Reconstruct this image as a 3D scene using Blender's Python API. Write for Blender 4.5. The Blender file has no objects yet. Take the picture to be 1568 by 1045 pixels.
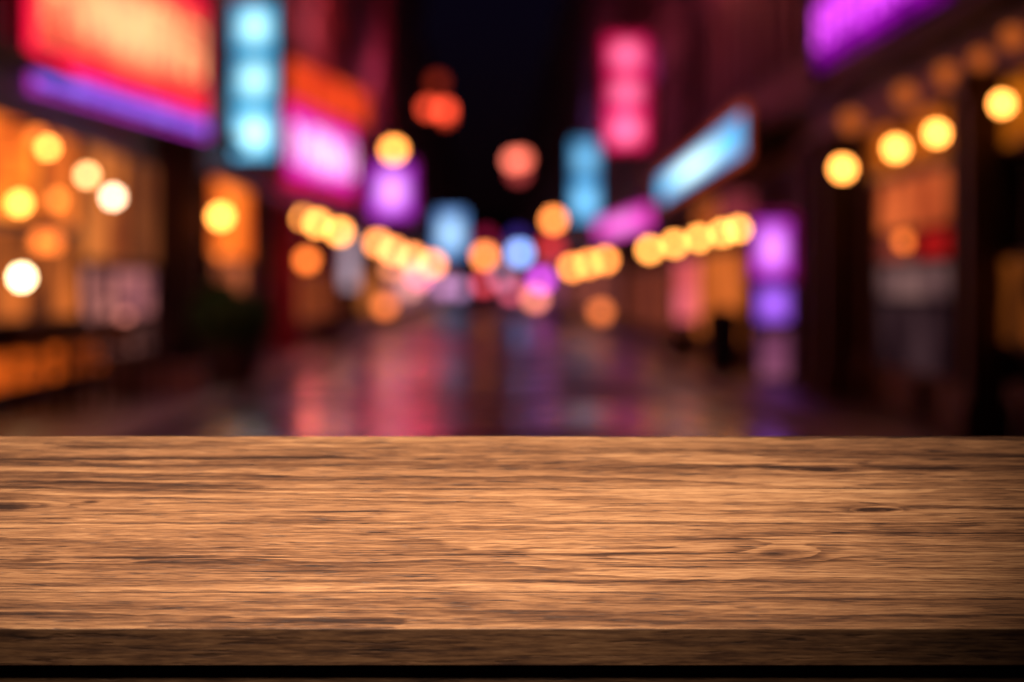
import bpy, bmesh, math, random
from mathutils import Vector, Matrix
random.seed(7)
scene = bpy.context.scene
COL = scene.collection

# ------------------------------------------------------------------ helpers
def new_mat(name):
    m = bpy.data.materials.new(name); m.use_nodes = True
    nt = m.node_tree
    for n in list(nt.nodes): nt.nodes.remove(n)
    out = nt.nodes.new('ShaderNodeOutputMaterial')
    return m, nt, out

def surf(name, c1, c2=None, rough=.6, metal=0., scale=3., bump=.2, stretch=(1,1,1)):
    m, nt, out = new_mat(name)
    b = nt.nodes.new('ShaderNodeBsdfPrincipled')
    nt.links.new(b.outputs[0], out.inputs[0])
    tc = nt.nodes.new('ShaderNodeTexCoord'); mp = nt.nodes.new('ShaderNodeMapping')
    mp.inputs['Scale'].default_value = stretch
    nt.links.new(tc.outputs['Object'], mp.inputs[0])
    no = nt.nodes.new('ShaderNodeTexNoise'); no.inputs['Scale'].default_value = scale
    no.inputs['Detail'].default_value = 5
    nt.links.new(mp.outputs[0], no.inputs['Vector'])
    r = nt.nodes.new('ShaderNodeValToRGB')
    c2 = c2 or tuple(x*.6 for x in c1)
    r.color_ramp.elements[0].color = (*c2, 1); r.color_ramp.elements[0].position = .35
    r.color_ramp.elements[1].color = (*c1, 1); r.color_ramp.elements[1].position = .65
    nt.links.new(no.outputs['Fac'], r.inputs[0]); nt.links.new(r.outputs[0], b.inputs['Base Color'])
    b.inputs['Roughness'].default_value = rough; b.inputs['Metallic'].default_value = metal
    bp = nt.nodes.new('ShaderNodeBump'); bp.inputs['Strength'].default_value = bump; bp.inputs['Distance'].default_value = .02
    nt.links.new(no.outputs['Fac'], bp.inputs['Height']); nt.links.new(bp.outputs[0], b.inputs['Normal'])
    return m

def glow(name, c1, c2=None, strength=1., scale=1.5, hot=None):
    """lit plastic / glass: patchy emission; hot = colour where the lamp sits behind the diffuser"""
    m, nt, out = new_mat(name)
    e = nt.nodes.new('ShaderNodeEmission'); e.inputs[1].default_value = strength
    nt.links.new(e.outputs[0], out.inputs[0])
    if c2 is None: c2 = tuple(x*.55 for x in c1)
    tc = nt.nodes.new('ShaderNodeTexCoord')
    no = nt.nodes.new('ShaderNodeTexNoise'); no.inputs['Scale'].default_value = scale
    no.inputs['Detail'].default_value = 2
    nt.links.new(tc.outputs['Object'], no.inputs['Vector'])
    r = nt.nodes.new('ShaderNodeValToRGB')
    r.color_ramp.elements[0].color = (*c2, 1); r.color_ramp.elements[0].position = .38
    r.color_ramp.elements[1].color = (*c1, 1); r.color_ramp.elements[1].position = .62
    nt.links.new(no.outputs['Fac'], r.inputs[0])
    if hot is None:
        nt.links.new(r.outputs[0], e.inputs[0])
    else:
        mp = nt.nodes.new('ShaderNodeMapping'); mp.vector_type = 'POINT'
        mp.inputs['Location'].default_value = (-1.0, 0, -1.0); mp.inputs['Scale'].default_value = (2, 0, 2)
        nt.links.new(tc.outputs['Generated'], mp.inputs[0])
        ln = nt.nodes.new('ShaderNodeVectorMath'); ln.operation = 'LENGTH'; nt.links.new(mp.outputs[0], ln.inputs[0])
        mr = nt.nodes.new('ShaderNodeMapRange'); mr.interpolation_type = 'SMOOTHSTEP'
        mr.inputs[1].default_value = 1.05; mr.inputs[2].default_value = .05
        nt.links.new(ln.outputs['Value'], mr.inputs[0])
        mx = nt.nodes.new('ShaderNodeMix'); mx.data_type = 'RGBA'
        nt.links.new(mr.outputs[0], mx.inputs[0]); nt.links.new(r.outputs[0], mx.inputs[6]); mx.inputs[7].default_value = (*hot, 1)
        nt.links.new(mx.outputs[2], e.inputs[0])
    return m

_glow_cache = {}
def G(c, s, c2=None, scale=1.5, hot=None):
    k = (c, s, c2, scale, hot)
    if k not in _glow_cache: _glow_cache[k] = glow('lit_glass', c, c2, s, scale, hot)
    return _glow_cache[k]

def box(bm, x0, x1, y0, y1, z0, z1, mi=0):
    if x0 > x1: x0, x1 = x1, x0
    if y0 > y1: y0, y1 = y1, y0
    v = [bm.verts.new(p) for p in ((x0,y0,z0),(x1,y0,z0),(x1,y1,z0),(x0,y1,z0),(x0,y0,z1),(x1,y0,z1),(x1,y1,z1),(x0,y1,z1))]
    for f in ((0,3,2,1),(4,5,6,7),(0,1,5,4),(1,2,6,5),(2,3,7,6),(3,0,4,7)):
        fa = bm.faces.new([v[i] for i in f]); fa.material_index = mi

def tube(bm, a, b, r, mi=0, seg=8, r2=None):
    a, b = Vector(a), Vector(b); d = b-a; L = d.length
    if L < 1e-6: return
    q = d.to_track_quat('Z', 'Y').to_matrix().to_4x4()
    res = bmesh.ops.create_cone(bm, cap_ends=True, segments=seg, radius1=r, radius2=r if r2 is None else r2, depth=L,
                                matrix=Matrix.Translation((a+b)/2) @ q)
    for v in res['verts']:
        for f in v.link_faces: f.material_index = mi

def ball(bm, c, r, mi=0, sz=1., seg=20):
    res = bmesh.ops.create_uvsphere(bm, u_segments=seg, v_segments=seg//2+2, radius=r,
                                    matrix=Matrix.Translation(c) @ Matrix.Diagonal((1,1,sz,1)))
    for v in res['verts']:
        for f in v.link_faces: f.material_index = mi; f.smooth = True

def obj(name, bm, mats, parent=None, bevel=0., loc=None):
    me = bpy.data.meshes.new(name); bm.normal_update(); bm.to_mesh(me); bm.free()
    for m in mats: me.materials.append(m)
    o = bpy.data.objects.new(name, me); COL.objects.link(o)
    if loc: o.location = loc
    if parent: o.parent = parent
    if bevel:
        b = o.modifiers.new('bevel', 'BEVEL'); b.width = bevel; b.segments = 2; b.limit_method = 'ANGLE'
    return o

def empty(name, loc=(0,0,0), rot=(0,0,0)):
    e = bpy.data.objects.new(name, None); COL.objects.link(e); e.location = loc; e.rotation_euler = rot
    return e

# ------------------------------------------------------------------ materials
M_metal = surf('dark_metal', (.03,.03,.035), rough=.45, metal=.6)
M_signbody = surf('sign_body', (.02,.015,.025), rough=.5)
M_brick = surf('brick_red', (.30,.09,.07), (.10,.035,.035), scale=1.0)
M_brick2 = surf('brick_brown', (.11,.05,.03), (.045,.022,.016), scale=1.5)
M_stone = surf('stucco_mauve', (.13,.065,.07), (.045,.025,.03), scale=.7)
M_darkwood = surf('dark_wood', (.12,.045,.024), (.05,.02,.011), scale=4, stretch=(4,4,.6), rough=.5)
M_redwood = surf('red_paint', (.42,.02,.04), (.25,.01,.025), scale=3, rough=.4)
M_trim = surf('trim', (.06,.035,.035), scale=3)
M_glass = surf('night_glass', (.012,.012,.02), rough=.12, bump=.0)
M_win_warm = G((.25,.08,.02), 1., (.06,.015,.01))
M_win_purple = G((.10,.02,.10), 1., (.02,.005,.03))

# ------------------------------------------------------------------ ground, road, pavement
def asphalt():
    m, nt, out = new_mat('wet_asphalt')
    b = nt.nodes.new('ShaderNodeBsdfPrincipled'); nt.links.new(b.outputs[0], out.inputs[0])
    tc = nt.nodes.new('ShaderNodeTexCoord')
    n1 = nt.nodes.new('ShaderNodeTexNoise'); n1.inputs['Scale'].default_value = .35; n1.inputs['Detail'].default_value = 6
    n2 = nt.nodes.new('ShaderNodeTexNoise'); n2.inputs['Scale'].default_value = 2.5; n2.inputs['Detail'].default_value = 8
    for n in (n1, n2): nt.links.new(tc.outputs['Object'], n.inputs['Vector'])
    r = nt.nodes.new('ShaderNodeMapRange'); r.inputs[1].default_value=.42; r.inputs[2].default_value=.60
    r.inputs[3].default_value=.14; r.inputs[4].default_value=.45
    nt.links.new(n1.outputs['Fac'], r.inputs[0]); nt.links.new(r.outputs[0], b.inputs['Roughness'])
    cr = nt.nodes.new('ShaderNodeValToRGB')
    cr.color_ramp.elements[0].color=(.02,.018,.02,1); cr.color_ramp.elements[1].color=(.06,.05,.05,1)
    nt.links.new(n2.outputs['Fac'], cr.inputs[0]); nt.links.new(cr.outputs[0], b.inputs['Base Color'])
    b.inputs['Specular IOR Level'].default_value = .12
    bp = nt.nodes.new('ShaderNodeBump'); bp.inputs['Strength'].default_value=.28; bp.inputs['Distance'].default_value=.02
    nt.links.new(n2.outputs['Fac'], bp.inputs['Height']); nt.links.new(bp.outputs[0], b.inputs['Normal'])
    return m
M_asph = asphalt()
M_pave = surf('paving', (.11,.08,.07), (.05,.04,.04), rough=.42, scale=2)
bm = bmesh.new()
vs = [bm.verts.new(p) for p in ((-900,-300,-.004),(900,-300,-.004),(900,1800,-.004),(-900,1800,-.004))]
bm.faces.new(vs); obj('ground', bm, [surf('earth', (.05,.045,.045), rough=.8)])
bm = bmesh.new()
vs = [bm.verts.new(p) for p in ((-2.8,-30,0),(2.8,-30,0),(2.8,420,0),(-2.8,420,0))]
bm.faces.new(vs); obj('road', bm, [M_asph])
for sx in (-1, 1):
    bm = bmesh.new()
    box(bm, sx*2.95, sx*5.2, -30, 420, -.02, .12)
    box(bm, sx*2.8, sx*2.95, -30, 420, -.02, .125, 1)
    obj('pavement', bm, [M_pave, surf('kerb_stone', (.12,.10,.10), rough=.4)])

# ------------------------------------------------------------------ buildings
def building(name, side, xf, y0, y1, h, wall, panels=(), shopmat=None, litp=.12):
    root = empty(name, (side*xf, (y0+y1)/2, 0))
    inv = Matrix.Translation(-Vector(root.location))
    X = lambda d: side*(xf+d)
    def add(nm, bm, mats):
        bm.transform(inv); return obj(nm, bm, mats, root)
    L = y1-y0
    w = bmesh.new(); g = bmesh.new(); t = bmesh.new(); s = bmesh.new()
    box(w, X(.36), X(9), y0, y1, 0, h)
    nb = max(2, round(L/4.2)); bw = L/nb
    for i in range(nb+1):
        yc = y0+i*bw
        a, b = max(y0, yc-.28), min(y1, yc+.28)
        box(s, X(-.06), X(.36), a, b, .12, 2.9)
        box(s, X(-.10), X(-.06), a+.04, b-.04, .12, .5)
    box(s, X(.02), X(.355), y0, y1, .12, .55)
    box(s, X(-.08), X(.36), y0, y1, 2.9, 3.4)
    box(t, X(-.32), X(.0), y0, y1, 3.4, 3.52)
    box(g, X(.16), X(.2), y0+.3, y1-.3, .55, 2.9)
    for i in range(nb):
        for k in (1,2):
            yy = y0+i*bw+.28+(bw-.56)*k/3
            box(s, X(.08), X(.158), yy-.03, yy+.03, .55, 2.9)
        box(s, X(.08), X(.157), y0+i*bw+.28, y0+(i+1)*bw-.28, 2.3, 2.36)
    z = 3.52; nw = max(2, round(L/2.3)); ww = L/nw
    while z < h-.5:
        fh = min(3.1, h-z)
        if fh < 2.4:
            box(w, X(0), X(.36), y0, y1, z, h); break
        box(w, X(0), X(.36), y0, y1, z, z+.85)
        box(w, X(0), X(.36), y0, y1, z+2.45, z+fh)
        for i in range(nw+1):
            yc = y0+i*ww
            box(w, X(0), X(.36), max(y0,yc-ww*.25), min(y1,yc+ww*.25), z+.85, z+2.45)
        for i in range(nw):
            a = y0+i*ww+ww*.25; b = y0+(i+1)*ww-ww*.25
            mi = 0
            rr = random.random()
            if rr < litp: mi = 1
            elif rr < litp*2: mi = 2
            box(g, X(.10), X(.16), a, b, z+.85, z+2.45, mi)
            box(t, X(-.1), X(.09), a-.08, b+.08, z+.77, z+.85)
            box(t, X(-.04), X(.09), a-.08, b+.08, z+2.45, z+2.6)
            box(t, X(.05), X(.098), (a+b)/2-.03, (a+b)/2+.03, z+.85, z+2.45)
            box(t, X(.05), X(.097), a, b, z+1.6, z+1.66)
        z += fh
    box(t, X(-.35), X(.36), y0, y1, h, h+.3)
    box(w, X(-.22), X(-.001), y0+.02, y0+.5, 3.55, h-.01)
    add('walls', w, [wall]); add('windows', g, [M_glass, M_win_warm, M_win_purple])
    add('cornices_and_sills', t, [M_trim]); add('shopfront', s, [shopmat or M_darkwood])
    for (pa, pb, za, zb, c, st, c2, sc) in panels:
        p = bmesh.new()
        box(p, X(-.13), X(-.09), pa, pb, za, zb)
        box(p, X(-.15), X(-.062), pa-.06, pa, za-.05, zb+.05, 1); box(p, X(-.15), X(-.062), pb, pb+.06, za-.05, zb+.05, 1)
        box(p, X(-.15), X(-.062), pa, pb, za-.05, za-.001, 1); box(p, X(-.15), X(-.062), pa, pb, zb+.001, zb+.05, 1)
        box(p, X(-.085), X(-.062), pa, pb, za, zb, 1)
        add('lit_window_or_panel', p, [G(c, st, c2, sc), shopmat or M_darkwood])
    return root

building('brick_shop_building', -1, 4.6, 20, 45, 15, M_brick2, panels=[
    (29.0,32.4,1.95,2.88,(1.0,.25,.02),1.8,(.50,.07,.01),.9),
    (32.6,35.6,1.95,2.88,(.90,.20,.025),1.6,(.34,.05,.01),.9),
    (36.1,40.6,1.62,2.9,(.75,.20,.04),1.05,(.20,.035,.012),.8),
    (40.9,44.2,1.62,2.9,(.28,.075,.02),1.,(.08,.016,.01),.8),
    (36.1,38.9,.95,1.50,(.80,.28,.22),1.,(.07,.02,.03),1.1),
    (39.1,43.6,.95,1.50,(.62,.20,.18),1.,(.05,.015,.05),1.3),
    (37.5,43.6,.50,.88,(.30,.11,.09),1.,(.015,.008,.012),1.3),
    (29.0,35.6,1.0,1.85,(.75,.17,.03),1.,(.06,.014,.008),1.3),
    (28.5,38.0,.36,.68,(.80,.12,.01),1.,(.12,.016,.004),1.0),
    ])
building('brick_shop_building', -1, 4.0, 45.0, 62, 16, M_brick, panels=[
    (45.8,53.5,1.75,2.85,(1.0,.20,.02),1.5,(.60,.075,.01),.6),
    (46.5,52,.8,1.65,(.75,.18,.06),1.,(.12,.02,.012),.9)], shopmat=M_darkwood)
building('brick_house', -1, 4.0, 62, 86, 17, M_brick, panels=[
    (66,84,.6,1.6,(.30,.055,.015),1.,(.04,.006,.005),.6)], shopmat=M_redwood)
building('stucco_house', -1, 4.0, 86, 125, 17.5, M_brick, panels=[
    (87,97,1.3,2.8,(.70,.55,.68),1.1,(.3,.16,.2),.5),
    (100,122,.5,1.8,(.70,.18,.04),1.,(.12,.025,.01),.5)])
building('stucco_house', -1, 4.0, 125, 200, 18, M_brick, panels=[
    (130,190,.5,2.6,(.70,.26,.28),1.,(.16,.035,.06),.3)])
building('brick_house', -1, 4.0, 200, 420, 16, M_brick2, panels=[
    (205,400,.5,2.8,(.5,.2,.32),1.,(.1,.03,.10),.15)])
building('timber_shop_building', 1, 4.0, 18, 38, 15, M_brick2, panels=[
    (21,26.4,2.35,2.85,(.60,.14,.006),1.,(.13,.025,.003),1.4),  # no window: orange lamp glow on the fascia, put in as emission
    (27.2,33.0,2.42,2.86,(.65,.13,.008),1.,(.18,.03,.003),1.2),  # likewise, glow of the bulbs on the board behind them
    (27.2,32.2,1.84,2.3,(.85,.16,.04),1.,(.28,.03,.01),.9),
    (27.2,29.2,1.56,1.78,(.60,.010,.010),1.,(.30,.006,.006),1.),
    (29.6,32.2,1.56,1.78,(.30,.05,.03),1.,(.08,.01,.01),1.),
    (27.2,32.2,1.2,1.5,(.22,.11,.10),1.,(.06,.025,.03),1.3),
    (27.2,32.2,.55,1.15,(.045,.02,.024),1.,(.01,.003,.005),1.0),
    (22,26.2,.9,1.5,(.22,.05,.006),1.,(.01,.003,.002),2.),
    ])
building('brick_house', 1, 4.0, 38, 62, 16, M_stone, panels=[
    (49,60,.45,1.85,(.90,.20,.035),1.,(.32,.055,.01),.6),
    (49,60,2.2,2.8,(.60,.12,.02),1.,(.24,.04,.01),.8)])
building('stucco_house', 1, 4.0, 62, 92, 17, M_stone, panels=[
    (64,90,.4,1.7,(.24,.045,.02),1.,(.05,.009,.01),.6)])
building('stucco_house', 1, 4.0, 92, 160, 16.5, M_stone, panels=[
    (95,155,.4,1.9,(.30,.07,.04),1.,(.06,.012,.02),.3)])
building('brick_house', 1, 4.0, 160, 420, 15, M_brick2, panels=[
    (170,400,.4,2.7,(.36,.08,.15),1.,(.08,.02,.06),.15)])
root = empty('distant_house', (0, 425, 0)); bm = bmesh.new()
box(bm, -14, 14, 0, 8, 0, 7.5)
for i in range(9):
    for z in (1.2, 4.6):
        box(bm, -12+i*2.8, -10.6+i*2.8, -.06, .01, z, z+1.8, 1 if (i*7+int(z)) % 3 == 0 else 2)
obj('walls', bm, [M_stone, G((.4,.12,.2),1.), M_glass], root)
bm = bmesh.new()
v = [bm.verts.new(p) for p in ((-14.4,-.4,7.5),(14.4,-.4,7.5),(14.4,8.4,7.5),(-14.4,8.4,7.5),(-14.4,4,10.5),(14.4,4,10.5))]
for f in ((0,1,5,4),(2,3,4,5),(1,2,5),(3,0,4)): bm.faces.new([v[i] for i in f])
obj('roof', bm, [M_trim], root)

# ------------------------------------------------------------------ signs
def sign(name, p0, p1, z0, z1, face, fs, face2=None, rim=None, rs=1., rimw=.07, th=.14, strokes=0, stroke_c=(1,1,1), ss=2., lobes=0, scale=1.5, wallx=None, hot=None):
    p0 = Vector((*p0, 0)); p1 = Vector((*p1, 0)); d = p1-p0; L = d.length
    ang = math.atan2(d.y, d.x); H = z1-z0
    root = empty(name, ((p0.x+p1.x)/2, (p0.y+p1.y)/2, (z0+z1)/2), (0,0,ang))
    b = bmesh.new(); box(b, -L/2, L/2, 0, th, -H/2, H/2)
    obj('housing', b, [M_signbody], root, bevel=.03)
    n = max(1, lobes); hh = H/n
    for i in range(n):
        f = bmesh.new(); zc = -H/2+hh*(i+.5); m = .46 if lobes else .5-.05/H
        box(f, -L/2+.03, L/2-.03, -.03, -.003, zc-hh*m, zc+hh*m)
        if wallx is not None: box(f, -L/2+.03, L/2-.03, th+.003, th+.03, zc-hh*m, zc+hh*m)
        k = 1.0 if not lobes else (1.15, .85, .9)[i % 3]
        obj('lit_face', f, [G(face, fs*k, face2, scale, hot)], root)
    if rim:
        r = bmesh.new(); w = rimw
        box(r, -L/2-w, L/2+w, -.05, .03, H/2+.002, H/2+w)
        box(r, -L/2-w, L/2+w, -.05, .03, -H/2-w, -H/2-.002)
        box(r, -L/2-w, -L/2-.002, -.05, .03, -H/2, H/2)
        box(r, L/2+.002, L/2+w, -.05, .03, -H/2, H/2)
        obj('neon_frame', r, [G(rim, rs)], root, bevel=.01)
    if strokes:
        r = bmesh.new()
        for i in range(strokes):
            xc = -L/2 + L*(i+.5)/strokes; w = L/strokes*.3; h2 = H*.28
            q = random.random()
            pts = [(xc-w, -h2), (xc-w, h2), (xc+w, h2 if q<.5 else 0), (xc+w, -h2)]
            for a, c in zip(pts[:-1], pts[1:]):
                tube(r, (a[0], -.06, a[1]), (c[0], -.06, c[1]), .03)
            tube(r, (xc-w, -.06, 0), (xc+w, -.06, 0), .03)
        obj('neon_letters', r, [G(stroke_c, ss)], root)
    if wallx is not None:
        br = bmesh.new()
        for zz in (z0+.1*H, z1-.1*H):
            xe = p0.x if wallx < 0 else p1.x
            tube(br, (xe, (p0.y+p1.y)/2 + (th/2), zz), (wallx, (p0.y+p1.y)/2+(th/2), zz), .03)
        br.transform((Matrix.Translation(root.location) @ Matrix.Rotation(ang,4,'Z')).inverted())
        obj('bracket', br, [M_metal], root)
    return root

# left side of the street
sign('neon_billboard', (-4.45,32), (-3.68,42.2), 3.68, 4.85, (1.0,.15,.07), 1.05, (.95,.05,.05), hot=(1.5,.70,.32), rim=(1.0,.008,.05), rs=1.8, rimw=.15, strokes=5, stroke_c=(1,.5,.2), ss=1.8, scale=.9)
sign('neon_strip_sign', (-4.45,32), (-3.65,42.4), 3.26, 3.48, (.25,.16,1.0), 1.3, (.17,.08,.75), rim=(.85,.06,.85), rs=1.0, rimw=.035, scale=.8)
sign('blade_sign', (-3.90,50), (-3.2,50), 3.25, 5.7, (.10,.56,.95), 1.1, (.06,.40,.75), hot=(1.0,1.8,1.9), lobes=3, wallx=-4.0, scale=1.3)
sign('neon_shop_sign', (-3.66,60), (-2.92,71), 3.36, 4.62, (.95,.05,.75), 1.1, (.75,.02,.60), hot=(1.6,.75,1.7), rim=(1.0,.008,.14), rs=1.1, rimw=.19, strokes=4, stroke_c=(1,.6,1), ss=2., scale=.8)
sign('neon_shop_sign', (-3.95,63), (-2.78,76), 4.95, 5.85, (.95,.075,.015), 1.1, (.60,.03,.01), scale=.7)
sign('blade_sign', (-3.5,100), (-2.3,100), 3.45, 5.05, (.66,.06,1.0), 1.1, (.5,.03,.78), hot=(1.5,.7,1.8), wallx=-4.0, rim=(.6,.02,.35), rs=.6, rimw=.12, scale=.9)
sign('blade_sign', (-3.1,200), (-1.3,200), 3.2, 6.0, (.18,.42,1.0), 1.0, (.12,.28,.75), hot=(.9,1.4,1.8), wallx=-4.0, scale=.5)
# right side of the street
sign('neon_shop_sign', (3.47,34), (3.59,25.5), 3.60, 4.3, (.55,.006,.75), .9, (.10,.0,.16), rim=(.4,.0,.5), rs=.4, rimw=.04, scale=1.1, strokes=5, stroke_c=(.85,.08,1.), ss=2.0)
sign('neon_shop_sign', (3.58,67), (3.3,41.5), 3.0, 3.58, (.05,.50,.98), 1.3, (.03,.40,.88), hot=(1.2,1.8,1.8), rim=(.75,.09,.04), rs=.7, rimw=.06, scale=.35)
sign('blade_sign', (2.76,75), (3.66,75), 4.5, 7.05, (1.1,.025,.20), 1.2, (.9,.01,.12), hot=(1.4,.32,.60), lobes=3, wallx=4.0, scale=1.1, rim=(.8,.005,.07), rs=.8, rimw=.06)
sign('blade_sign', (3.7,77), (4.3,77), 6.1, 7.1, (.40,.03,.18), .6, wallx=4.5)
sign('blade_sign', (2.6,100), (3.45,100), 3.3, 5.85, (.09,.42,.85), 1.0, (.06,.30,.65), hot=(.40,1.0,1.5), wallx=4.0, lobes=2, scale=.9)
sign('neon_shop_sign', (3.4,100), (3.95,78), 2.68, 3.35, (.95,.05,.60), 1.25, (.7,.02,.4), hot=(1.3,.35,1.1), scale=.4)
sign('blade_sign', (3.26,40), (3.74,40), 1.40, 2.16, (.65,.05,.85), 1.05, (.5,.04,.65), hot=(1.4,.50,1.8), wallx=4.0, scale=1.4, rim=(.5,.01,.16), rs=.5, rimw=.05)
sign('blade_sign', (3.28,39.9), (3.73,39.9), .84, 1.36, (.34,.09,.85), 1., (.26,.07,.7), hot=(.65,.22,1.4), wallx=4.0, scale=1.4)
sign('pillar_glow_panel', (3.30,39.8), (3.71,39.8), .14, .80, (.25,.07,.14), 1., (.13,.03,.08), wallx=4.0, scale=1.4)  # no sign: glowing panel added in place of a lit pillar
sign('blade_sign', (3.40,48), (3.95,48), 2.2, 2.75, (.40,.05,.07), .7, wallx=4.0)
sign('menu_sign', (3.46,60), (3.93,60), .65, 1.85, (.85,.14,.18), 1.2, (.55,.06,.05), wallx=4.0)

# ------------------------------------------------------------------ lanterns
def lantern(x, y, z, r, c, s, wall=None, cable=None, name='globe_lamp', ground=False):
    r = r*.85; s = s*1.55
    bm = bmesh.new()
    ball(bm, (0,0,0), r, 0, sz=1.0)
    tube(bm, (0,0,r*.86), (0,0,r*1.15), r*.4, 1, seg=12, r2=r*.3)
    tube(bm, (0,0,-r*1.08), (0,0,-r*.92), r*.18, 1, seg=10)
    top = r*1.15+max(.12, r*.5)
    if ground:
        tube(bm, (0,0,-z+.12), (0,0,-r*.9), r*.12, 1); tube(bm, (0,0,-z+.12), (0,0,-z+.2), r*.5, 1, seg=12)
    elif cable is not None:
        tube(bm, (0,0,r*1.1), (0,0,cable-z), .015, 1)
    else:
        tube(bm, (0,0,r*1.1), (0,0,top), .012, 1)
        if wall is not None: tube(bm, (0,0,top), (wall-x,0,top), .018, 1)
    o = obj(name, bm, [G(c, s, tuple(k*.93 for k in c), 2.), M_metal], loc=(x,y,z))
    return o
YEL = (1.0,.34,.065); ORA = (1.0,.20,.03); WRM = (1.0,.52,.22); RED=(1.0,.075,.03)
for (y,z) in ((33,2.50),(28.7,2.52),(26.1,2.53),(22.8,2.58)):
    lantern(3.6, y, z, .0029*y, (1.,.32,.055), 9.5, wall=4.0)
    lantern(3.72, y+.3, z+.49, .0042*y, ORA, .34, wall=4.0)
lantern(3.72, 24.6, 3.02, .09, ORA, .34, wall=4.0)
for y in (72,62.5,55.3,49.8,46.6): lantern(3.6, y, 2.13, .0020*y, YEL, 9.5, wall=4.0)
for y in (137,115,99): lantern(3.6, y, 2.13, .0020*y, (1.,.28,.055), 8.0, wall=4.0)
for y in (62.5,69.5,80): lantern(-3.6, y, 2.66, .0023*y, (1.,.32,.06), 9.2, wall=-4.0)
for y,zz in ((102,2.68),(119,2.62),(150,2.66),(205,2.75)): lantern(-3.4, y, zz, .0023*y, (1.,.29,.08), 6.8, wall=-4.0)
lantern(-3.4, 118, 2.0, .25, (1.,.30,.12), 2.4, wall=-4.0); lantern(-3.4, 165, 2.1, .34, (1.,.26,.20), 3.0, wall=-4.0)
lantern(-3.65, 44.8, 2.27, .120, (1.,.34,.055), 10., wall=-4.2)
lantern(-3.3, 60, 1.8, .15, ORA, 3.6, wall=-4.0)
lantern(-4.03, 30, 2.58, .064, (1.,.31,.055), 10., wall=-4.6)
lantern(-4.28, 35, 2.50, .074, (1.,.43,.16), 8., wall=-4.6)
lantern(-4.06, 35.5, 2.28, .078, (1.,.62,.38), 9., wall=-4.6)
lantern(-4.29, 30, 2.07, .080, (1.,.34,.055), 9., wall=-4.6)
lantern(-4.27, 30, 1.39, .078, (1.,.75,.38), 13., wall=-4.6)
lantern(-4.35, 32, 1.75, .10, ORA, 2.4, wall=-4.6)
lantern(-4.20, 31.6, 1.73, .09, ORA, 2.0, wall=-4.6)
lantern(-4.32, 31.4, 2.75, .08, ORA, 2.0, wall=-4.6)
lantern(-4.40, 33.5, 2.20, .08, (1.,.26,.04), 2.6, wall=-4.6)
lantern(-4.15, 37.5, .95, .07, (1.,.3,.22), 1.2, wall=-4.6)
lantern(-3.85, 48, 2.72, .11, ORA, 1.4, wall=-4.0)
lantern(-3.85, 47, 1.78, .11, ORA, 1.4, wall=-4.0)
lantern(3.84, 30, 1.72, .07, ORA, 2.2, wall=4.0)
lantern(3.93, 25, 1.385, .05, ORA, 2.4, wall=4.0)
lantern(3.93, 25.3, 1.03, .05, ORA, .8, wall=4.0)
def cable(y, z, sag=.35):
    bm = bmesh.new(); n = 16; pts = []
    for i in range(n+1):
        t = i/n; pts.append((-4+8*t, 0, sag*(2*t-1)**2))
    for a, b in zip(pts[:-1], pts[1:]): tube(bm, a, b, .012, seg=6)
    obj('overhead_cable', bm, [M_metal], loc=(0,y,z))
def hang(x, y, z, r, c, s):
    lantern(x, y, z, r, c, s, cable=z+r*1.2+.3)
cable(100, 6.2); cable(102, 7.55); cable(104,5.9); cable(150,3.7)
hang(-2.84,100,5.50,.27,(1.,.31,.055),7.5)
hang(-1.80,101,6.84,.25,RED,2.0); hang(-1.30,101.5,6.80,.27,RED,2.6); hang(-1.26,101.8,6.60,.22,RED,.7); hang(-1.55,103,7.75,.28,RED,.3)
hang(.85,101,5.22,.27,(1.,.19,.12),2.4); hang(1.10,103,5.34,.27,(1.,.17,.10),2.0); hang(1.02,104,4.95,.3,(.9,.10,.10),.6)
hang(2.06,100,3.36,.25,(1.,.26,.055),5.4); hang(2.1,106,2.6,.38,(.9,.05,.06),1.0)
hang(-.09,150,2.74,.38,(1.,.26,.065),5.0); hang(-.05,152,3.6,.40,(.6,.02,.1),.5)
hang(1.53,150,2.86,.40,(.27,.45,1.),3.8); hang(1.45,152,3.6,.4,(.1,.05,.5),.5)
for (x,y,z,r,c,s) in ((-2.6,200,1.3,.45,(.55,.25,.5),1.8),(-.2,200,1.5,.45,(1.,.08,.12),2.0),(2.5,150,1.62,.38,(.75,.08,.9),2.6),
                      (3.4,200,1.7,.45,(.75,.08,.9),2.2),(2.25,150,.78,.40,(1.,.27,.18),2.6),(3.15,90,.62,.24,(.9,.20,.05),2.0),
                      (-3.1,100,.72,.26,(.9,.20,.05),2.4),(-3.1,150,1.75,.36,(1.,.18,.34),2.8),(-2.9,125,1.3,.34,(.9,.35,.30),1.6),(3.6,52,.55,.13,ORA,2.2),(1.5,200,1.0,.45,(.9,.13,.22),1.8),
                      (-1.6,200,1.2,.45,(.6,.3,.6),1.3),(.9,200,1.9,.45,(.6,.3,.5),1.2)):
    lantern(x,y,z,r,c,s,ground=True,name='bollard_light')

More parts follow.
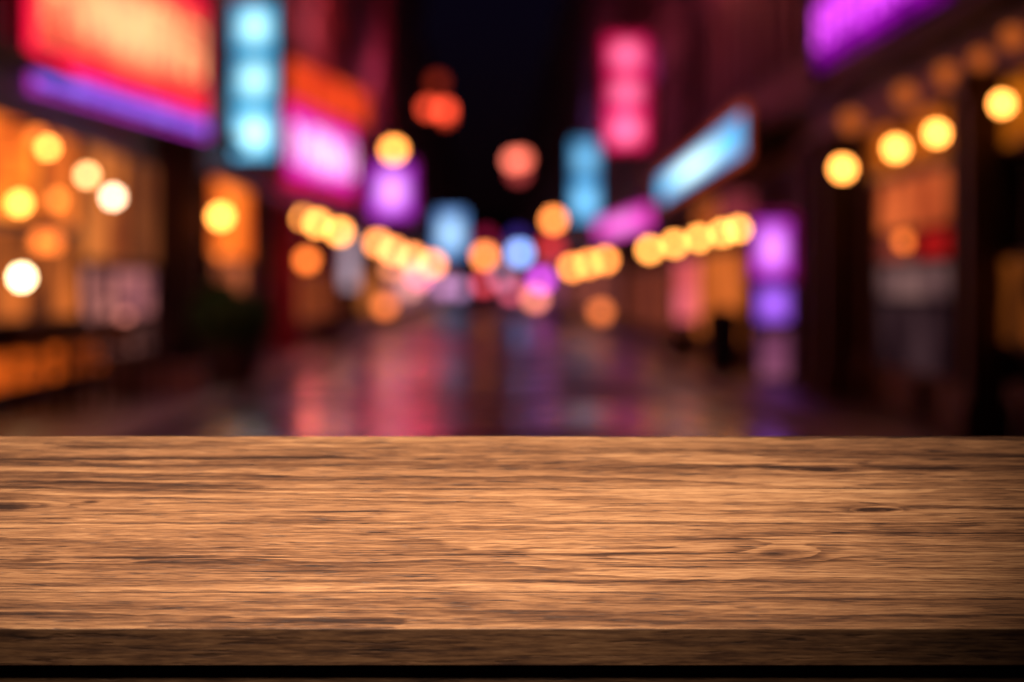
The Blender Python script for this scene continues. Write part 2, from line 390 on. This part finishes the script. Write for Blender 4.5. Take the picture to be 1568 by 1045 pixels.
# ------------------------------------------------------------------ columns, furniture, plants
def column(name, x, y, w, z1, mat):
    bm = bmesh.new()
    box(bm, -w/2, w/2, -w/2, w/2, .3, z1-.2); box(bm, -w/2-.05, w/2+.05, -w/2-.05, w/2+.05, .0, .3)
    box(bm, -w/2-.05, w/2+.05, -w/2-.05, w/2+.05, z1-.2, z1)
    obj(name, bm, [mat], bevel=.01, loc=(x,y,.12))
column('red_column', -3.72, 61, .42, 2.7, M_redwood)
column('timber_column', 3.75, 36.8, .34, 2.8, M_darkwood)
column('timber_column', 3.75, 34.8, .34, 2.8, M_darkwood)
column('timber_column', 3.75, 24.6, .30, 2.8, M_darkwood)
column('timber_column', -4.3, 45.4, .34, 2.8, M_darkwood)

def chair(x, y, rz):
    e = empty('cafe_chair', (x,y,.12), (0,0,rz))
    bm = bmesh.new()
    for sx in (-.19,.19):
        tube(bm, (sx,-.19,0), (sx,-.17,.45), .016); tube(bm, (sx,.2,0), (sx,.17,.45), .016)
        tube(bm, (sx,.17,.45), (sx,.24,.88), .016)
    obj('legs', bm, [M_metal], e)
    bm = bmesh.new(); box(bm, -.22,.22,-.21,.2,.45,.48); obj('seat', bm, [M_darkwood], e, bevel=.01)
    bm = bmesh.new()
    for z in (.58,.68,.79): box(bm, -.2,.2,.195+(z-.58)*.15,.215+(z-.58)*.15,z,z+.055)
    obj('backrest', bm, [M_darkwood], e, bevel=.005)
def ctable(x, y):
    e = empty('cafe_table', (x,y,.12))
    bm = bmesh.new(); tube(bm, (0,0,.71), (0,0,.74), .36, seg=28); obj('top', bm, [M_darkwood], e)
    bm = bmesh.new(); tube(bm, (0,0,.03), (0,0,.71), .03); tube(bm, (0,0,0), (0,0,.03), .24, seg=20); obj('pedestal', bm, [M_metal], e)
ctable(-4.0, 31); chair(-4.15, 30.1, 2.9); chair(-3.75, 31.8, -.4); ctable(-3.9, 35.5); chair(-3.7,34.4,2.6); chair(-3.65,36.6,.3)
chair(-4.2,33,.6)

def bush(x, y, h, name='potted_bush'):
    e = empty(name, (x,y,.12))
    bm = bmesh.new(); tube(bm, (0,0,0), (0,0,.42), .2, seg=20, r2=.27); tube(bm, (0,0,.42), (0,0,.46), .29, seg=20)
    obj('pot', bm, [surf('terracotta', (.10,.05,.04))], e)
    bm = bmesh.new()
    for i in range(6):
        a = i*1.05; tube(bm, (0,0,.42), (.16*math.cos(a), .16*math.sin(a), .42+h*.5), .014, r2=.006)
    obj('stems', bm, [M_darkwood], e)
    bm = bmesh.new()
    for i in range(1400):
        a = random.random()*6.283; t = random.random(); rr = (.1+.27*math.sin(math.pi*min(1,t*.85+.1)))*random.random()**.45
        c = Vector((rr*math.cos(a), rr*math.sin(a), .48+h*t)); n = Vector((random.gauss(0,1),random.gauss(0,1),random.gauss(0,1))).normalized()
        u = n.orthogonal().normalized(); v = n.cross(u); s = .03+.03*random.random()
        vs = [bm.verts.new(c+u*s*1.6), bm.verts.new(c+v*s*.6), bm.verts.new(c-u*s*1.6), bm.verts.new(c-v*s*.6)]
        bm.faces.new(vs)
    obj('leaves', bm, [surf('foliage', (.08,.20,.04), (.03,.08,.02), scale=6)], e)
bush(-3.35, 41, .75); bush(-3.2, 43, .6); bush(-3.0, 39.5, .55)
bm = bmesh.new(); box(bm, -.5,.5,-.18,.18,0,.30); box(bm, -.54,.54,-.22,.22,.30,.34); box(bm,-.46,.46,-.14,.14,.34,.36,1)
obj('planter_box', bm, [surf('painted_planter', (.5,.36,.38), rough=.5), M_darkwood], loc=(-3.6,35.8,.12), bevel=.01)
bm = bmesh.new(); tube(bm, (0,0,0), (0,0,.75), .24, seg=24, r2=.27); tube(bm, (0,0,.75), (0,0,.80), .29, seg=24); tube(bm,(0,0,.8),(0,0,.9),.27,seg=24,r2=.12)
obj('litter_bin', bm, [M_metal], loc=(3.25,45,.12))
def bench(x,y):
    e = empty('street_bench',(x,y,.12)); bm = bmesh.new()
    for i in range(4): box(bm, -.22+i*.12, -.13+i*.12, -.8,.8,.42,.45)
    obj('seat', bm, [M_darkwood], e)
    bm = bmesh.new()
    for yy in (-.65,.65): box(bm,-.22,.22,yy-.03,yy+.03,0,.419)
    obj('legs', bm, [M_metal], e)
bench(3.3, 55); bench(-3.3, 70)

# ------------------------------------------------------------------ wooden table
def wood(name='table_wood', dark=1., edge=False):
    m, nt, out = new_mat(name); N = nt.nodes; Lk = nt.links
    b = N.new('ShaderNodeBsdfPrincipled'); Lk.new(b.outputs[0], out.inputs[0])
    tc = N.new('ShaderNodeTexCoord'); sep = N.new('ShaderNodeSeparateXYZ'); Lk.new(tc.outputs['Object'], sep.inputs[0])
    def M(op, a, bb=None, c=None, clamp=False):
        n = N.new('ShaderNodeMath'); n.operation = op; n.use_clamp = clamp
        for i, v in enumerate((a, bb, c)):
            if v is None: continue
            if isinstance(v, (int, float)): n.inputs[i].default_value = v
            else: Lk.new(v, n.inputs[i])
        return n.outputs[0]
    def rawnoise(vec, sc, detail, rough, off=(0,0,0)):
        mp = N.new('ShaderNodeMapping'); mp.inputs['Scale'].default_value = sc; mp.inputs['Location'].default_value = off
        Lk.new(vec, mp.inputs[0])
        n = N.new('ShaderNodeTexNoise'); n.inputs['Scale'].default_value = 1; n.inputs['Detail'].default_value = detail
        n.inputs['Roughness'].default_value = rough
        Lk.new(mp.outputs[0], n.inputs['Vector']); return n.outputs['Fac']
    wav = rawnoise(tc.outputs['Object'], (2.4, 8., 8.), 2, .5, (5,5,5))
    yy = M('ADD', sep.outputs[1], M('MULTIPLY', M('SUBTRACT', wav, .5), .018))
    def gauss(x0, y0, sx, sy, amp, Y=None):
        dx = M('DIVIDE', M('SUBTRACT', sep.outputs[0], x0), sx); dy = M('DIVIDE', M('SUBTRACT', Y or sep.outputs[1], y0), sy)
        q = M('ADD', M('MULTIPLY', dx, dx), M('MULTIPLY', dy, dy))
        return M('MULTIPLY', M('EXPONENT', M('MULTIPLY', q, -1.)), amp)
    for k in ((.26,.176,.09,.028),(.39,.291,.035,.010),(.345,.405,.035,.010),(-.48,.305,.06,.013)):
        dy = M('SUBTRACT', sep.outputs[1], k[1])
        yy = M('SUBTRACT', yy, M('MULTIPLY', M('MULTIPLY', gauss(*k, 1.0), dy), .6))
    cv = N.new('ShaderNodeCombineXYZ'); Lk.new(sep.outputs[0], cv.inputs[0]); Lk.new(yy, cv.inputs[1]); Lk.new(sep.outputs[2], cv.inputs[2])
    def noise(sc, detail=3, rough=.5, off=(0,0,0)): return rawnoise(cv.outputs[0], sc, detail, rough, off)
    def smooth(v, a, bb, lo=0., hi=1.):
        r = N.new('ShaderNodeMapRange'); r.interpolation_type = 'SMOOTHSTEP'
        for i, k in enumerate((a, bb, lo, hi)): r.inputs[i+1].default_value = k
        Lk.new(v, r.inputs[0]); return r.outputs[0]
    seamY = (.085, .258, .352)
    big = noise((.6, 7., 7.), 2, .45, (3.1,1.7,0))
    t = M('ADD', M('MULTIPLY', big, 1.0), M('MULTIPLY', yy, 1.9))
    for s_ in seamY: t = M('ADD', t, M('MULTIPLY', M('GREATER_THAN', sep.outputs[1], s_), .37))
    for k in ((.17,.168,.12,.016,.22),(.29,.184,.045,.022,.16),(.39,.291,.03,.009,.25),(.345,.405,.03,.009,.2),(-.48,.305,.06,.013,.3)): t = M('ADD', t, gauss(*k))
    t = M('ADD', t, M('MULTIPLY', noise((6., 90., 90.), 3, .6), .022))
    t = M('ADD', t, M('MULTIPLY', noise((7., 34., 34.), 3, .55, (8,1,1)), .12))
    ph = M('FRACT', M('MULTIPLY', t, 9.))
    ring = M('MULTIPLY', smooth(ph, .0, .94), smooth(ph, 1., .95))
    streak = smooth(noise((.9, 42., 42.), 4, .6, (7,2,1)), .53, .68)
    streak2 = smooth(noise((2.6, 100., 100.), 3, .6, (1,9,4)), .60, .70)
    fiber = noise((8., 190., 190.), 4, .7, (0,5,2))
    fiber2 = noise((26., 360., 360.), 3, .7, (3,5,2))
    pore = smooth(noise((22., 280., 280.), 2, .5, (4,4,4)), .60, .67)
    crack = smooth(noise((4., 200., 200.), 2, .5, (14,4,7)), .68, .73)
    band = noise((.3, 14., 14.), 2, .5, (2,8,0))
    blotch = noise((1.6, 8., 8.), 3, .55, (12,3,0))
    k = .35 if edge else 1.
    rmask = smooth(noise((1.2,12.,12.),2,.5,(9,9,9)), .35, .65, .12*k, .40*k)
    if not edge: rmask = M('ADD', rmask, gauss(.24,.176,.13,.030,.28))
    d = M('MULTIPLY', ring, rmask)
    d = M('ADD', d, M('MULTIPLY', streak, .36*k))
    d = M('ADD', d, M('MULTIPLY', streak2, .30*k))
    d = M('ADD', d, M('MULTIPLY', M('SUBTRACT', fiber, .5), 1.15))
    d = M('ADD', d, M('MULTIPLY', M('SUBTRACT', fiber2, .5), 1.4))
    d = M('ADD', d, M('MULTIPLY', pore, .32 if not edge else .14))
    d = M('ADD', d, M('MULTIPLY', crack, .55*k))
    d = M('ADD', d, M('MULTIPLY', M('SUBTRACT', band, .5), .95*k))
    d = M('ADD', d, M('MULTIPLY', M('SUBTRACT', blotch, .5), .8*k))
    if not edge:
        for s_ in seamY:
            ln = smooth(M('ABSOLUTE', M('SUBTRACT', sep.outputs[1], s_)), .0005, .0016, .50, 0.)
            d = M('ADD', d, ln)
        for (x0,y0,sx,sy,a) in ((.24,.176,.12,.018,.20),(.25,.214,.045,.0024,.6),(.31,.166,.04,.003,.5),(.17,.148,.08,.0025,.5),(.39,.291,.022,.0036,.95),(.345,.405,.024,.0032,.9),(.30,.412,.02,.0035,.6),(-.49,.304,.030,.004,.9),(-.40,.314,.008,.003,.8),(-.42,.47,.04,.005,.6),(-.13,.289,.06,.0024,.7),(.46,.41,.025,.003,.7),(-.35,.168,.06,.0028,.5),(.02,.178,.10,.0028,.5),(.1,.33,.05,.0024,.4),(-.2,.44,.06,.003,.4)):
            d = M('ADD', d, gauss(x0,y0,sx,sy,a,yy))
    d = M('ADD', d, .30 if not edge else .40, clamp=True)
    cr = N.new('ShaderNodeValToRGB'); el = cr.color_ramp.elements
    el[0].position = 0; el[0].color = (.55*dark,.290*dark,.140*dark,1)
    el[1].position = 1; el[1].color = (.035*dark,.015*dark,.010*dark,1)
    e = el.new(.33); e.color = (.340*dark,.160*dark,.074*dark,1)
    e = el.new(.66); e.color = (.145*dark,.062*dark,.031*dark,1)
    Lk.new(d, cr.inputs[0]); Lk.new(cr.outputs[0], b.inputs['Base Color'])
    Lk.new(smooth(fiber, .3, .7, .42, .58), b.inputs['Roughness'])
    b.inputs['Specular IOR Level'].default_value = .35
    bp = N.new('ShaderNodeBump'); bp.inputs['Strength'].default_value = .6 if not edge else .25; bp.inputs['Distance'].default_value = .001; bp.invert = True
    Lk.new(M('ADD', M('MULTIPLY', fiber, 1.2), pore), bp.inputs['Height']); Lk.new(bp.outputs[0], b.inputs['Normal'])
    return m
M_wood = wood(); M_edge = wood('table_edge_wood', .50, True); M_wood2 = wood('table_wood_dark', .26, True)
SL = .323; tilt = math.atan(SL); DEP = .48*math.sqrt(1+SL*SL)
tbl = empty('wooden_table', (0, 3.0, .9862), (0,0,0))
bm = bmesh.new(); box(bm, -1.0, 1.0, 0, DEP, -.0325, 0)
for v in bm.verts:
    if v.co.z < -.01 and v.co.y < .1: v.co.y = -.0325*SL      # front edge cut plumb
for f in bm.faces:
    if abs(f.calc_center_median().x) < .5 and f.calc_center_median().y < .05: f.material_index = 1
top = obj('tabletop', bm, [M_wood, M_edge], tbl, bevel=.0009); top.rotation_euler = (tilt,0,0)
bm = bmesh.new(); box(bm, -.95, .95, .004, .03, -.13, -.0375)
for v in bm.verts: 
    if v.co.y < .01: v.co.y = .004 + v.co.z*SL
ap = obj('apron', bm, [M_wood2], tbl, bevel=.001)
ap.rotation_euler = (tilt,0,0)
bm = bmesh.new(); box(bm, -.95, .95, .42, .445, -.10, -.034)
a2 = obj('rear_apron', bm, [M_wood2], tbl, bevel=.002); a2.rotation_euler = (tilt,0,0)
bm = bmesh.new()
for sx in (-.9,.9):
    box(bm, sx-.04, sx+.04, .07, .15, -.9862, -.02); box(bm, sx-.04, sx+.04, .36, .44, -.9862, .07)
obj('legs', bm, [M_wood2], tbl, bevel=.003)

# assumed lamp over the table, out of view: spot light with a shade added
aim = Vector((-.09, 3.36, 1.1)); lp = Vector((-.16, 2.60, 2.33))
pl = empty('assumed_pendant_lamp', lp)
pl.rotation_mode = 'QUATERNION'; pl.rotation_quaternion = (lp-aim).to_track_quat('Z','Y')
bm = bmesh.new()
bmesh.ops.create_cone(bm, cap_ends=False, segments=32, radius1=.20, radius2=.04, depth=.16, matrix=Matrix.Translation((0,0,.06)))
tube(bm, (0,0,.14), (0,0,.2), .04, seg=16); tube(bm, (0,0,.2), (0,0,1.2), .006)
sh = obj('added_shade', bm, [M_metal], pl); so = sh.modifiers.new('s','SOLIDIFY'); so.thickness=.003
ld = bpy.data.lights.new('assumed_spot_light', 'SPOT'); ld.energy = 205; ld.color = (1,.82,.64); ld.spot_size = math.radians(60); ld.spot_blend = 1.; ld.shadow_soft_size = .05
lo = bpy.data.objects.new('assumed_spot_light', ld); COL.objects.link(lo); lo.parent = pl; lo.location = (0,0,-.03)

# unseen point lamps added to tint facades, red column and bushes
def lamp(name, loc, col, w, r=.3):
    l = bpy.data.lights.new(name, 'POINT'); l.energy = w; l.color = col; l.shadow_soft_size = r; l.specular_factor = 0.
    o = bpy.data.objects.new(name, l); COL.objects.link(o); o.location = loc
lamp('added_spill_light', (-2.2,80,8.), (1.,.09,.13), 320)
lamp('added_spill_light', (-2.2,120,9.), (1.,.07,.18), 400)
lamp('added_spill_light', (-2.5,55,6.5), (1.,.12,.09), 90)
lamp('added_spill_light', (2.6,55,6.5), (1.,.14,.12), 90)
lamp('added_spill_light', (2.4,130,8.), (.35,.14,.6), 120)
lamp('added_spill_light', (-3.2,59.2,1.3), (1.,.1,.12), 10, .15)  # added to redden the column
lamp('added_spill_light', (-2.9,39.5,2.2), (1.,.6,.35), 9, .15)  # warm lamp added to brighten the bushes

# ------------------------------------------------------------------ world : night sky
w = bpy.data.worlds.new('World'); scene.world = w; w.use_nodes = True
nt = w.node_tree; bg = nt.nodes['Background']
sky = nt.nodes.new('ShaderNodeTexSky'); sky.sky_type = 'NISHITA'; sky.sun_disc = False
sky.sun_elevation = math.radians(3); sky.sun_rotation = math.radians(200)
mx = nt.nodes.new('ShaderNodeMix'); mx.data_type = 'RGBA'; mx.blend_type = 'MULTIPLY'; mx.inputs[0].default_value = 1
mx.inputs[7].default_value = (.22,.12,1,1)
nt.links.new(sky.outputs[0], mx.inputs[6]); nt.links.new(mx.outputs[2], bg.inputs[0]); bg.inputs[1].default_value = .0035
sl = bpy.data.lights.new('moon', 'SUN'); sl.energy = .01; sl.color = (.7,.8,1); sl.angle = math.radians(.5)
so_ = bpy.data.objects.new('moon', sl); COL.objects.link(so_); so_.rotation_euler = (math.radians(50),0,math.radians(20))

# ------------------------------------------------------------------ camera
cd = bpy.data.cameras.new('camera'); cam = bpy.data.objects.new('camera', cd); COL.objects.link(cam)
cam.location = (0,0,1.3); cam.rotation_euler = (math.radians(90),0,0)
cd.sensor_width = 36; cd.lens = 114.8; cd.shift_x = .0249; cd.shift_y = -.0526
cd.clip_end = 3000; cd.dof.use_dof = True; cd.dof.focus_distance = 3.16; cd.dof.aperture_fstop = 3.7
scene.camera = cam
scene.view_settings.view_transform = 'Standard'; scene.view_settings.look = 'None'; scene.view_settings.exposure = 0
